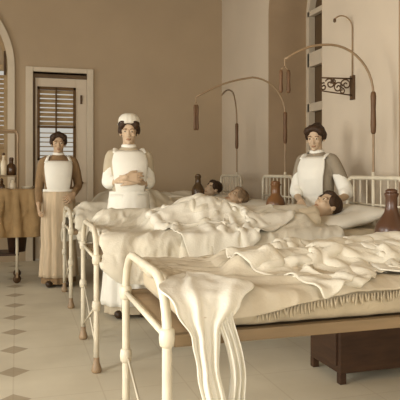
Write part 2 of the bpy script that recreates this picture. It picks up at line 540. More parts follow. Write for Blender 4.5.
def add_arch(bed, base_x, base_y, ang, reach=1.12, ctop=2.15, drop=.13):
    """lifting pole: upright at the head with an arm arching over the bed (bed coordinates)"""
    d = V((math.cos(ang), math.sin(ang), 0)); b = V((base_x, base_y, 0))
    R = .36
    pts = [b + V((0, 0, .64)), b + V((0, 0, 1.2)), b + V((0, 0, ctop - R))]
    for k in range(1, 11):
        a = PI / 2 * k / 10
        pts.append(b + d * (R - R * math.cos(a)) + V((0, 0, ctop - R + R * math.sin(a))))
    end = b + d * reach + V((0, 0, ctop - drop))
    p0 = pts[-1]
    for k in range(1, 11):
        s = k / 10
        pts.append(p0.lerp(end, s) + V((0, 0, .035 * math.sin(PI * s))))
    bm = new(); add_tube(bm, pts, .0095, 10)
    o = obj('lifting_pole', bm, M['iron_grey'], bed)
    bm = new(); add_lathe(bm, [(.012, 1.49), (.019, 1.505), (.022, 1.56), (.019, 1.68), (.022, 1.78), (.019, 1.805), (.012, 1.815)], (b.x, b.y, 0), 14)
    obj('pole_sleeve', bm, M['grip'], o)
    bm = new(); add_tube(bm, [(b.x, b.y, .64), (b.x, b.y, 1.2)], .014, 10); add_box(bm, b.x - .035, LEN - .0 if b.x < LEN else b.x + .02, b.y - .02, b.y + .02, .655, .68)
    obj('pole_socket', bm, M['iron'], o)
    return pts[-1]

bed1 = make_bed('white iron bed nearest the camera, dark locker beyond it, fringed mattress side showing')
labels = ['white iron bed with patient tended by the nurse at right',
          'white iron bed in front of the recessed window, capped nurse at its near side',
          'white iron bed farthest back, beside the end wall corner']
beds = [bed1] + [dup(bed1, (BX, BEDY[i + 1], 0), 0, labels[i]) for i in range(3)]
ends = {}
ends[1] = V((BX, BEDY[1], 0)) + add_arch(beds[1], LEN, 0.005, PI, .74)
ends[2] = V((BX, BEDY[2], 0)) + add_arch(beds[2], LEN + .02, -0.15, PI + .03, 0.96, 2.15, .22)
ends[3] = V((BX, BEDY[3], 0)) + add_arch(beds[3], LEN + .045, -0.1, PI + 1.05, 1.02, 2.17)

# wooden grips on cords hanging from two of the poles
def make_grip(i, label, ln):
    p = ends[i]
    w = .012 if i == 2 else .03
    t = thing('hand_grip', label, 'hand grip', (p.x, p.y, p.z), 0, 'lifting grips over the beds')
    bm = new(); add_tube(bm, [(0, 0, 0.012), (0, 0, -.05)], .004, 6)
    add_tube(bm, [(0, 0, -.05), (w, 0, -.075)], .004, 6); add_tube(bm, [(0, 0, -.05), (-w, 0, -.075)], .004, 6)
    obj('cord', bm, M['iron_grey'], t)
    for s in (-1, 1):
        bm = new(); add_lathe(bm, [(.006, -.075 - ln), (.013, -.07 - ln), (.016, -.05 - ln), (.012, -.075 - ln / 2), (.015, -.10), (.011, -.08), (.005, -.075)], (s * w, 0, 0), 12)
        obj('handle', bm, M['grip'], t)
    return t
make_grip(1, 'pair of dark wooden grips hanging above the nurse at right', .17)
make_grip(2, 'pair of dark wooden grips hanging in front of the plain end wall', .25)

# ------------------------------------------------------------------ cloth (position based dynamics, own solver)
def sd_push(P, cols, th):
    for c in cols:
        if c[0] == 'box':
            ctr, hb, rr = np.array(c[1]), np.array(c[2]), c[3]
            q = P - ctr; s = np.sign(q); s[s == 0] = 1; a = np.abs(q) - (hb - rr)
            out = np.maximum(a, 0); ln = np.linalg.norm(out, axis=1)
            ins = np.minimum(a.max(1), 0)
            d = ln + ins - rr
            g = np.zeros_like(P)
            o = ln > 1e-9
            g[o] = out[o] / ln[o][:, None] * s[o]
            ii = np.where(~o)[0]
            if len(ii):
                k = a[ii].argmax(1); g[ii, k] = s[ii, k]
        elif c[0] == 'cap':
            A, B, ra, rb = np.array(c[1]), np.array(c[2]), c[3], c[4]
            ab = B - A
            t = np.clip(((P - A) @ ab) / (ab @ ab), 0, 1)
            q = P - (A + t[:, None] * ab); ln = np.linalg.norm(q, axis=1) + 1e-9
            d = ln - (ra + (rb - ra) * t); g = q / ln[:, None]
        elif c[0] == 'hf':
            x0, y0, st, Hm = c[1:]
            ix = ((P[:, 0] - x0) / st); iy = ((P[:, 1] - y0) / st)
            i0 = np.clip(ix.astype(int), 0, Hm.shape[0] - 2); j0 = np.clip(iy.astype(int), 0, Hm.shape[1] - 2)
            fx = np.clip(ix - i0, 0, 1); fy = np.clip(iy - j0, 0, 1)
            h = Hm[i0, j0] * (1 - fx) * (1 - fy) + Hm[i0 + 1, j0] * fx * (1 - fy) + Hm[i0, j0 + 1] * (1 - fx) * fy + Hm[i0 + 1, j0 + 1] * fx * fy
            inside = (ix >= 0) & (iy >= 0) & (ix < Hm.shape[0] - 1) & (iy < Hm.shape[1] - 1)
            d = np.where(inside & (P[:, 2] > h - .45), P[:, 2] - h, 1.0)
            g = np.zeros_like(P); g[:, 2] = 1
        hit = d < th
        if hit.any():
            P[hit] += (th - d[hit])[:, None] * g[hit]
            yield hit

def simulate(nx, ny, h, place, cols, seed, steps=110, iters=9, amp=.05, squash=(1, 1), bend=.06, th=.008, pin=None, fric=.85):
    """place(u, v) -> start position, u and v in metres about the cloth centre"""
    rng = np.random.RandomState(seed)
    U, W = np.meshgrid((np.arange(nx) - (nx - 1) / 2) * h, (np.arange(ny) - (ny - 1) / 2) * h, indexing='ij')
    ph = rng.rand(10, 4)
    Z = np.zeros_like(U)
    for a in ph:
        Z += np.sin(U * (4 + 18 * a[0]) * np.cos(a[3] * 6.28) + W * (4 + 18 * a[0]) * np.sin(a[3] * 6.28) + a[2] * 6.28) * (.3 + .7 * a[1])
    Z = Z / 3 * .45
    for a in rng.rand(9, 4):
        w = np.sin(U * (9 + 26 * a[0]) * np.cos(a[3] * 6.28) + W * (9 + 26 * a[0]) * np.sin(a[3] * 6.28) + a[2] * 6.28 + 1.3 * np.sin(U * 5 * a[1] + W * 4 + a[2] * 9))
        Z += (1 - np.abs(w)) * (.25 + .35 * a[1])
    Z = Z / 2 * amp
    P = place(U * squash[0], W * squash[1], Z).reshape(-1, 3)
    for hit in sd_push(P, cols, th): pass
    idx = np.arange(nx * ny).reshape(nx, ny)
    cons = []
    def add(a, b, rest, k):
        cons.append((a.ravel(), b.ravel(), rest, k))
    for o in (0, 1):
        a = idx[o:nx - 1:2, :]; add(a, a + ny, h, 1.0)
        a = idx[:, o:ny - 1:2]; add(a, a + 1, h, 1.0)
    for o in (0, 1):
        a = idx[o:nx - 1:2, :-1]; add(a, a + ny + 1, h * 1.41421, .35)
        a = idx[o:nx - 1:2, 1:]; add(a, a + ny - 1, h * 1.41421, .35)
    for o in range(4):
        sel = [i for i in range(nx - 2) if i % 4 in (o, )]
        if sel: a = idx[sel, :]; add(a, a + 2 * ny, 2 * h, bend)
        sel = [i for i in range(ny - 2) if i % 4 in (o, )]
        if sel: a = idx[:, sel]; add(a, a + 2, 2 * h, bend)
    Vv = np.zeros_like(P); dt = 1 / 45.
    pinned = (np.where(pin(P))[0] if callable(pin) else idx[:, ny - pin:].ravel()) if pin else None
    P0 = P.copy()
    for st in range(steps):
        Vv[:, 2] -= 9.8 * dt
        Vv *= .93
        O = P.copy()
        P = P + Vv * dt
        touched = np.zeros(len(P), bool)
        for it in range(iters):
            for a, b, r, k in cons:
                d = P[b] - P[a]; ln = np.sqrt((d * d).sum(1)) + 1e-9
                c = (.5 * k * (ln - r) / ln)[:, None] * d
                P[a] += c; P[b] -= c
            if it % 3 == 2 or it == iters - 1:
                for hit in sd_push(P, cols, th): touched |= hit
        if pin: P[pinned] = P0[pinned]
        P[:, 2] = np.maximum(P[:, 2], .012)
        Vv = (P - O) / dt
        Vv[touched] *= (1 - fric)
        sp = np.linalg.norm(Vv, axis=1)
        f = np.minimum(1, 1.6 / (sp + 1e-9)); Vv *= f[:, None]
    return P.reshape(nx, ny, 3)

def wrinkle(p, seed, ang):
    ca, sa = math.cos(ang), math.sin(ang)
    q = V((p.x * ca - p.y * sa, p.x * sa + p.y * ca, p.z)) + V((seed * 3.7, seed * 1.3, 0))
    q += .06 * noise.noise_vector(q * 4)
    a = 1 - 2.2 * abs(noise.noise(V((q.x * 3.2, q.y * 12, q.z * 5))))
    b = 1 - 2.2 * abs(noise.noise(V((q.x * 9 + 9, q.y * 21, q.z * 11))))
    m = .35 + .65 * max(0, min(1, .5 + 1.2 * noise.noise(q * 2.6)))
    return (a * .68 + b * .32) * m

def cloth_object(name, G, material, label, cat, group=None, thick=.006, sub=1, wr=.027, ang=.5):
    bm = new()
    nx, ny = G.shape[:2]
    vs = [[bm.verts.new(G[i, j]) for j in range(ny)] for i in range(nx)]
    for i in range(nx - 1):
        for j in range(ny - 1):
            bm.faces.new((vs[i][j], vs[i + 1][j], vs[i + 1][j + 1], vs[i][j + 1])).smooth = True
    o = obj(name, bm, material)
    bake(o, [('SMOOTH', dict(factor=.4, iterations=1)), ('SUBSURF', dict(levels=sub, render_levels=sub))])
    sd = len(label) % 17
    nn = [(v.co.copy(), v.normal.copy()) for v in o.data.vertices]
    up = 1 if sum(n.z for _, n in nn) > 0 else -1
    for v, (p, n) in zip(o.data.vertices, nn):
        v.co = p + n * up * wr * (wrinkle(p, sd, ang) + .25)
    bake(o, [('SOLIDIFY', dict(thickness=thick, offset=0))])
    tag(o, label, cat, group)
    return o

def smooth_field(Hm, n):
    for _ in range(n):
        Q = np.pad(Hm, 1, mode='edge')
        Hm = (Q[:-2, 1:-1] + Q[2:, 1:-1] + Q[1:-1, :-2] + Q[1:-1, 2:] + 2 * Q[1:-1, 1:-1]) / 6
    return Hm

def bed_cols(Y, body, hoop=True, top=.80):
    x0, x1, y0, y1, st = BX + .045, BX + LEN - .03, Y - HW - .01, Y + HW + .01, .02
    nx, ny = int((x1 - x0) / st) + 1, int((y1 - y0) / st) + 1
    X, YY = np.meshgrid(x0 + np.arange(nx) * st, y0 + np.arange(ny) * st, indexing='ij')
    edge = np.minimum(np.minimum(X - x0, x1 - X), np.minimum(YY - y0, y1 - YY))
    Hm = top - np.clip(.04 - edge, 0, .04) ** 2 * 18
    for (a, b, ra, rb) in body:
        A = np.array([BX + a[0], Y + a[1]]); D = np.array([BX + b[0], Y + b[1]]) - A
        t = np.clip(((X - A[0]) * D[0] + (YY - A[1]) * D[1]) / (D @ D + 1e-9), 0, 1)
        dd = np.hypot(X - A[0] - t * D[0], YY - A[1] - t * D[1]); r = ra + (rb - ra) * t
        ok = dd < r
        z = a[2] + (b[2] - a[2]) * t + np.sqrt(np.maximum(r * r - dd * dd, 0))
        Hm = np.where(ok, np.maximum(Hm, z), Hm)
    Hm = np.maximum(smooth_field(Hm, 3), np.minimum(Hm, top))
    c = [('box', (BX + (.07 + LEN - .03) / 2, Y, .45), ((LEN - .10) / 2, HW + .02, top - .45 - .01), .045), ('hf', x0, y0, st, Hm)]
    if hoop:
        pp = [V((0, -HW, .3)), V((0, -HW, .70)), V((0, -HW + .05, .81)), V((0, -HW + .17, .855)), V((0, HW - .17, .855)), V((0, HW - .05, .81)), V((0, HW, .70)), V((0, HW, .3))]
        for p, q in zip(pp, pp[1:]):
            c.append(('cap', (BX + p.x, Y + p.y, p.z), (BX + q.x, Y + q.y, q.z), .020, .020))
    return c

def straight_legs(y=.09):
    return [((.35, s * y, .86), (.80, s * y, .87), .055, .065) for s in (-1, 1)] + \
           [((.80, s * y, .87), (1.30, s * y * .9, .88), .065, .085) for s in (-1, 1)] + \
           [((.33, s * y, .90), (.30, s * y * 1.5, .93), .05, .035) for s in (-1, 1)] + \
           [((1.30, 0, .885), (1.72, 0, .93), .13, .13), ((1.72, 0, .93), (1.95, 0, .98), .13, .07)]
def bent_legs(y=.10, kz=1.04, kx=.86, fx=.52):
    return [((fx, s * y, .85), (kx, s * y, kz), .055, .065) for s in (-1, 1)] + \
           [((kx, s * y, kz), (1.30, s * y * .9, .88), .065, .085) for s in (-1, 1)] + \
           [((1.30, 0, .885), (1.72, 0, .93), .13, .13), ((1.72, 0, .93), (1.95, 0, .98), .13, .07)]

DXP = {1: -.15, 2: -.24, 3: -.02}      # how far each sleeper lies towards the foot
def trunk(i, z=0):
    d = DXP[i]
    return [((1.22 + d, 0, .84), (1.68 + d, 0, .845), .09, .10)] + [((1.20 + d, q * .2, .84), (1.60 + d, q * .22, .84), .055, .06) for q in (-1, 1)]
def legs(hip, kx, kz, fx, y):
    r = []
    for q in (-1, 1):
        r += [((fx, q * y, .85), (kx, q * y, kz), .055, .065), ((kx, q * y, kz), (hip, q * y * .8, .85), .065, .08)]
    return r
body = {0: [((.40, q * .1, .815), (1.25, q * .1, .82), .06, .075) for q in (-1, 1)] + [((.36, q * .1, .83), (.34, q * .12, .86), .05, .03) for q in (-1, 1)],
        1: legs(1.22 - .15, .78, .95, .42, .09) + trunk(1),
        2: legs(1.22 - .24, .70, 1.0, .38, .10) + trunk(2),
        3: legs(1.22 - .02, .84, 1.0, .48, .11) + trunk(3)}
extra = {1: [((.16, .24, .84), (.60, .26, .84), .085, .07)], 2: [((.14, -.2, .84), (.5, -.24, .85), .07, .06)]}
# a folded pile of bedding between the legs of the near bed's sleeper
covlab = ['rumpled fringed coverlet on the bed nearest the camera',
          'rumpled white coverlet over the patient tended by the nurse at right',
          'white coverlet raised in folds over the grey haired patient',
          'white coverlet over the dark haired patient farthest back']
GC = {}
def cover(i, nx, ny, h, xc, yc, rot=0., seed=1, squash=(.88, .92), amp=.09, z=.90, steps=70):
    cols = bed_cols(BEDY[i], body[i] + extra.get(i, []))
    cr, sr = math.cos(rot), math.sin(rot)
    def place(U, W, Z):
        return np.stack([BX + xc + U * cr - W * sr, BEDY[i] + yc + U * sr + W * cr, z + Z], -1)
    G = simulate(nx, ny, h, place, cols, seed, amp=amp, squash=squash, steps=steps)
    GC[i] = G
    return G
G = cover(0, 76, 30, .026, .93, -.055, 0.0, 3, (.88, .95))
cov0 = cloth_object('coverlet', G, M['coverlet'], covlab[0], 'coverlet', 'bed coverlets', sub=2)
G = cover(1, 66, 43, .028, .83, -.03, -.04, 5, (.82, .84))
cloth_object('coverlet', G, M['linen'], covlab[1], 'coverlet', 'bed coverlets', sub=2, ang=-.6)
G = cover(2, 62, 44, .03, .80, .0, .03, 9, (.82, .86))
cloth_object('coverlet', G, M['linen'], covlab[2], 'coverlet', 'bed coverlets')
G = cover(3, 58, 40, .033, .86, .0, -.03, 12, (.86, .9))
cloth_object('coverlet', G, M['linen'], covlab[3], 'coverlet', 'bed coverlets')

# tasselled fringe along the near edge of the front coverlet
bm = new()
E = GC[0][:, 0, :] if GC[0][:, 0, 1].mean() < GC[0][:, -1, 1].mean() else GC[0][:, -1, :]
for k in range(0, len(E) - 1):
    for s in (0, .5):
        p = V(E[k]) * (1 - s) + V(E[k + 1]) * s
        if p.x < BX + .3: continue
        l = .020 + random.random() * .018
        dx, dy = random.uniform(-.008, .008), random.uniform(-.008, .002)
        add_tube(bm, [p + V((0, 0, .004)), p + V((dx * .5, dy * .5, -l * .5)), p + V((dx, dy, -l))], [.003, .005, .003], 5)
fr = obj('fringe', bm, M['ticking'], cov0)

def heightmap(Gs, x0, x1, y0, y1, st=.02, base=.80):
    nx, ny = int((x1 - x0) / st) + 1, int((y1 - y0) / st) + 1
    Hm = np.full((nx, ny), base)
    for G in Gs:
        # densify
        Q = [G.reshape(-1, 3), ((G[1:, :] + G[:-1, :]) / 2).reshape(-1, 3), ((G[:, 1:] + G[:, :-1]) / 2).reshape(-1, 3), ((G[1:, 1:] + G[:-1, :-1]) / 2).reshape(-1, 3)]
        Q = np.concatenate(Q)
        i = ((Q[:, 0] - x0) / st).round().astype(int); j = ((Q[:, 1] - y0) / st).round().astype(int)
        ok = (i >= 0) & (i < nx) & (j >= 0) & (j < ny)
        np.maximum.at(Hm, (i[ok], j[ok]), Q[ok, 2])
    return ('hf', x0, y0, st, smooth_field(Hm, 1))

def over(i, nx, ny, h, cx, cy, rot, seed, squash, amp, z, base_cols, steps=110, th=.012, fric=.6, pin=None):
    cr, sr = math.cos(rot), math.sin(rot)
    def place(U, W, Z):
        return np.stack([cx + U * cr - W * sr, cy + U * sr + W * cr, z + Z], -1)
    return simulate(nx, ny, h, place, base_cols, seed, steps=steps, amp=amp, squash=squash, th=th, fric=fric, pin=pin)

Y1 = BEDY[0]
hf1 = heightmap([GC[0]], BX + .06, BX + LEN - .03, Y1 - HW - .05, Y1 + HW + .05)
c1 = [('box', (BX + 1.09, Y1, .45), (1.05, HW + .045, .34), .045), hf1] + bed_cols(Y1, [])[2:]
# white sheet thrown over the near foot corner, one corner trailing towards the floor
ye = Y1 - HW
def hz(x, y):
    _, x0, y0, st, Hm = hf1
    i = min(max((x - x0) / st, 0), Hm.shape[0] - 1.001); j = min(max((y - y0) / st, 0), Hm.shape[1] - 1.001)
    a, b = int(i), int(j); f, g = i - a, j - b
    return Hm[a, b] * (1 - f) * (1 - g) + Hm[a + 1, b] * f * (1 - g) + Hm[a, b + 1] * (1 - f) * g + Hm[a + 1, b + 1] * f * g
def lerp_table(t, tab):
    for p, q in zip(tab, tab[1:]):
        if t <= q[0]:
            f = (t - p[0]) / (q[0] - p[0]); f = f * f * (3 - 2 * f)
            return [p[k] + (q[k] - p[k]) * f for k in range(1, len(p))]
    return list(tab[-1][1:])
# kite of cloth: (length along, centre x, half width left, half width right, pleat depth)
KT = [(0, .13, .015, .015, 0), (.10, .12, .09, .11, .003), (.24, .095, .125, .20, .006), (.33, .095, .085, .13, .009), (.42, .10, .040, .055, .011), (.52, .11, .034, .036, .011), (.66, .135, .034, .036, .012), (.82, .165, .038, .040, .013)]
bm = new(); rows = []
NR, NC = 60, 36
for r in range(NR + 1):
    l = .80 * r / NR
    cx, wl, wr_, pd = lerp_table(l, KT)
    row = []
    for c in range(NC + 1):
        u = c / NC * 2 - 1
        x = BX + cx + (u * wr_ if u > 0 else u * wl)
        edge = .255 + .02 * math.sin(u * 3)      # length at which the bed edge is crossed
        d = pd * (math.cos(u * 7.5 + l * 4) + .5 * math.cos(u * 14 + 1 + l * 6))
        if l < edge:
            y = ye + edge - l; z = max(hz(x, max(y, ye + .03)), .82) + .016 + d * .6
            if y < ye + .05: z -= (ye + .05 - y) ** 2 * 5
            p = V((x, y - .02, z))
        else:
            k = l - edge; z0 = max(hz(x, ye + .03), .82) + .016 - .0125
            if k < .08:
                a = k / .08 * PI / 2; p = V((x, ye - .02 - .05 * math.sin(a) - d * math.sin(a), z0 - .05 * (1 - math.cos(a)) + d * .6 * math.cos(a)))
            else:
                p = V((x, ye - .07 - d - .02 * math.sin((k - .08) * 5), z0 - .05 - (k - .08)))
        row.append(p + V((0, 0, .004 * noise.noise(p * 22))))
    rows.append(row)
add_loft(bm, rows, False, False)
sheet = obj('draped_sheet', bm, M['linen_white'])
bake(sheet, [('SUBSURF', dict(levels=1, render_levels=1)), ('SOLIDIFY', dict(thickness=.006, offset=0))])
tag(sheet, 'bright white sheet on the near foot corner of the front bed, ends trailing down', 'sheet')
def trailing_fold(pts, ws, ph):
    """a gathered end of the sheet: pleated section carried along a path over the bed edge"""
    bm = new(); rings = []
    sp = smooth_path(pts, 8); m = len(sp)
    for i, p in enumerate(sp):
        t = (sp[min(i + 1, m - 1)] - sp[max(i - 1, 0)]).normalized()
        u = V((1, 0, 0)); u = (u - t * u.dot(t)).normalized(); n = u.cross(t)
        f = i / (m - 1); k = min(int(f * (len(ws) - 1)), len(ws) - 2); w = ws[k] + (ws[k + 1] - ws[k]) * (f * (len(ws) - 1) - k)
        top, bot = [], []
        for q in range(25):
            a = q / 24 * 2 - 1
            d = .011 * math.cos(a * 8.5 + ph + 1.2 * f) * (.5 + .5 * f) + .006 * math.sin(a * 17 + f * 7)
            c = p + u * (a * w / 2 + .012 * math.sin(f * 9 + ph) * f)
            top.append(c + n * (d + .007)); bot.append(c + n * (d - .007))
        rings.append(top + bot[::-1])
    add_loft(bm, rings)
    return bm
f2 = trailing_fold([(BX + .165, ye - .038, .80), (BX + .17, ye - .055, .76), (BX + .185, ye - .078, .68), (BX + .205, ye - .085, .56), (BX + .22, ye - .08, .47)], [.05, .055, .045, .045, .05], 2.1)
obj('trailing_fold', f2, M['linen_white'], sheet)
# crumpled blanket heaped on the near bed
GB = over(0, 38, 32, .026, BX + .72, Y1 - .10, .35, 31, (.52, .5), .12, .92, c1, fric=.93, steps=60)
cloth_object('crumpled_blanket', GB, M['linen'], 'crumpled pale blanket heaped on the middle of the front bed', 'blanket', sub=2, wr=.022)
# folded linen further along
GB2 = over(0, 26, 24, .026, BX + 1.18, Y1 - .12, -.2, 37, (.7, .6), .08, .92, c1, fric=.92, steps=60)
cloth_object('folded_linen', GB2, M['linen_white'], 'white folded linen on the front bed beside the dark jug', 'linen')
# sheet bunched over the sleeper's legs on bed two
Y2 = BEDY[1]
hf2 = heightmap([GC[1]], BX + .06, BX + LEN - .03, Y2 - HW - .05, Y2 + HW + .05)
c2 = [('box', (BX + 1.09, Y2, .45), (1.05, HW + .045, .34), .045), hf2] + bed_cols(Y2, [])[2:]
GB3 = over(1, 40, 36, .028, BX + .86, Y2 - .14, .5, 43, (.60, .55), .12, 1.0, c2, fric=.92, steps=60)
cloth_object('bunched_sheet', GB3, M['linen_white'], 'white sheet bunched in folds across the lap of the patient at right', 'sheet', sub=2, wr=.022, ang=-.4)

# pillows
def pillow(i, label, tilt=.16, dx=1.86, dz=.845, yaw=0.0):
    bm = new()
    nx, ny = 22, 28
    L_, W_, T_ = .50, .66, .058
    top, bot = [], []
    for sgn, arr in ((1, top), (-1, bot)):
        for a in range(nx + 1):
            row = []
            for b in range(ny + 1):
                u, v = a / nx * 2 - 1, b / ny * 2 - 1
                w = max(0, (1 - u ** 4) * (1 - v ** 4)) ** .55
                x = u * L_ / 2 * (1 - .05 * (1 - v * v) * 0 - .04 * abs(v) ** 3 * 0); y = v * W_ / 2
                x *= 1 - .06 * (1 - abs(v)) ; y *= 1 - .05 * (1 - abs(u))
                z = sgn * T_ * w * (1 + .12 * noise.noise(V((u * 2, v * 2.5, i * 3.1 + sgn))))
                if sgn > 0: z -= .035 * math.exp(-((u + .05) ** 2 + v ** 2) * 6)
                row.append(bm.verts.new((x, y, z)))
            arr.append(row)
    for arr in (top, bot):
        for a in range(nx):
            for b in range(ny):
                bm.faces.new((arr[a][b], arr[a + 1][b], arr[a + 1][b + 1], arr[a][b + 1]))
    bmesh.ops.remove_doubles(bm, verts=bm.verts[:], dist=.0008)
    o = obj('pillow', bm, M['linen_white'], smooth=True)
    o.location = (BX + dx, BEDY[i], dz); o.rotation_euler = (0, -tilt, yaw)
    tag(o, label, 'pillow', 'pillows at the bed heads')
    return o
pillow(1, 'white pillow under the patient being tended by the nurse at right', tilt=.25, dx=1.86, dz=.86)
pillow(2, 'white pillow under the grey haired patient', dx=1.74)
pillow(3, 'white pillow under the dark haired patient farthest back')

# ------------------------------------------------------------------ people
def capsule_chain(bm, pts, rs, seg=14, n=5, flat=1.0):
    sp = smooth_path(pts, n)
    m = len(pts) - 1
    rr = []
    for i in range(len(sp)):
        t = i / n; k = min(int(t), m - 1); f = t - k
        rr.append(rs[k] * (1 - f) + rs[k + 1] * f)
    add_tube(bm, sp, rr, seg, True, flat)
    add_ell(bm, sp[0], (rr[0],) * 3, None, 12, 8); add_ell(bm, sp[-1], (rr[-1],) * 3, None, 12, 8)

def add_head(bm, T):
    """head in its own frame: origin at the head centre, face towards -Y, T a 4x4 matrix"""
    E = lambda c, r: add_ell(bm, c, r, T, 18, 14)
    E((0, .018, .030), (.073, .090, .082))       # skull
    E((0, -.018, -.022), (.060, .066, .070))      # face
    E((0, -.034, -.070), (.042, .044, .036))      # jaw
    E((0, -.062, -.094), (.019, .018, .016))      # chin
    for s in (-1, 1):
        E((s * .034, -.058, -.024), (.022, .020, .020))   # cheek
        E((s * .030, -.070, .019), (.024, .012, .009))    # brow
        E((s * .030, -.069, .002), (.0135, .012, .010))   # eye
        E((s * .074, .012, -.008), (.010, .020, .030))    # ear
        E((s * .010, -.088, -.038), (.008, .009, .007))   # nostril
    # nose
    pts = [T @ V(p) for p in ((0, -.076, .014), (0, -.086, -.012), (0, -.096, -.034))]
    add_tube(bm, pts, [.007, .009, .011], 10)
    E((0, -.096, -.035), (.011, .010, .010))
    E((0, -.079, -.060), (.020, .010, .0055))
    E((0, -.077, -.071), (.017, .010, .006))

def paint_face(o, T):
    """eyes, brows and lips as their own material slots"""
    me = o.data
    for m in ('eye_white', 'eye', 'lip', 'brow'): me.materials.append(M[m])
    Ti = T.inverted()
    for p in me.polygons:
        c = Ti @ p.center
        if c.y > -.05 or abs(c.x) > .06 or abs(c.z) > .10: continue
        ax = abs(c.x)
        ex, ez = (ax - .030) / .0145, (c.z - .001) / .0062
        if ex * ex + ez * ez < 1:
            p.material_index = 2 if abs(ax - .030) < .006 else 1
            continue
        if .014 < ax < .050 and abs(c.z - (.019 + .003 - (ax - .032) ** 2 * 8)) < .0042:
            p.material_index = 4; continue
        if (ax / .021) ** 2 + ((c.z + .0655) / .0085) ** 2 < 1 and c.y < -.066:
            p.material_index = 3

def add_hand(bm, wrist, fwd, nrm, curl=.5, thumb=1, scale=1.0):
    """fwd along the fingers, nrm out of the back of the hand, thumb = +1/-1 side along fwd x nrm"""
    f = V(fwd).normalized(); n = V(nrm); n = (n - f * n.dot(f)).normalized(); s = f.cross(n)
    w = V(wrist); k = scale
    # palm
    rings = []
    for (d, hw, ht) in ((-.01, .024, .017), (.02, .031, .016), (.05, .038, .0145), (.078, .039, .012), (.088, .034, .009)):
        c = w + f * d * k
        rings.append([c + s * math.cos(2 * PI * q / 14) * hw * k + n * math.sin(2 * PI * q / 14) * ht * k for q in range(14)])
    add_loft(bm, rings)
    for j, (ln, off, sp) in enumerate(((.070, .030, .16), (.080, .0102, .05), (.075, -.0102, -.06), (.058, -.030, -.18))):
        off *= thumb; sp *= thumb
        p = w + f * .078 * k + s * off * k
        d = (f + s * sp).normalized()
        pts = [p - d * .012 * k, p]
        ax = d.cross(n)
        for q, (fr, b) in enumerate(((.45, .35), (.30, .55), (.25, .45))):
            R = Matrix.Rotation(-curl * b * 1.6, 3, ax)
            d = R @ d
            p = p + d * ln * fr * k; pts.append(p.copy())
        capsule_chain(bm, pts, [.0092 * k, .009 * k, .0085 * k, .0078 * k, .0068 * k], 9, 3)
    p = w + f * .022 * k + s * .026 * thumb * k
    d = (f * .75 + s * .65 * thumb - n * .25).normalized()
    pts = [p - d * .012 * k, p + d * .022 * k]
    d2 = (f * .92 + s * .25 * thumb - n * .3).normalized()
    pts.append(pts[-1] + d2 * .026 * k); pts.append(pts[-1] + (d2 + f * .2).normalized() * .022 * k)
    capsule_chain(bm, pts, [.014 * k, .0115 * k, .0098 * k, .008 * k], 9, 3)

DRESS = [(.03, .27, .24, .02), (.25, .25, .22, .02), (.55, .215, .19, .015), (.82, .165, .145, .012), (.93, .146, .122, .005), (1.0, .132, .106, 0),
         (1.08, .142, .116, -.006), (1.17, .148, .128, -.012), (1.25, .150, .116, -.006), (1.31, .128, .092, .006), (1.345, .088, .070, .012), (1.375, .055, .055, .012)]
def prof(z, table):
    if z <= table[0][0]: return table[0][1:]
    for a, b in zip(table, table[1:]):
        if a[0] <= z <= b[0]:
            t = (z - a[0]) / (b[0] - a[0]); t = t * t * (3 - 2 * t) if False else t
            return tuple(a[i] + (b[i] - a[i]) * t for i in (1, 2, 3))
    return table[-1][1:]

def folds(th, z, amp, n, ph):
    k = max(0, min(1, (1.0 - z) / .9))
    return amp * k * (math.sin(n * th + ph) + .5 * math.sin((n * 1.7) * th + ph * 2.3 + z * 2))

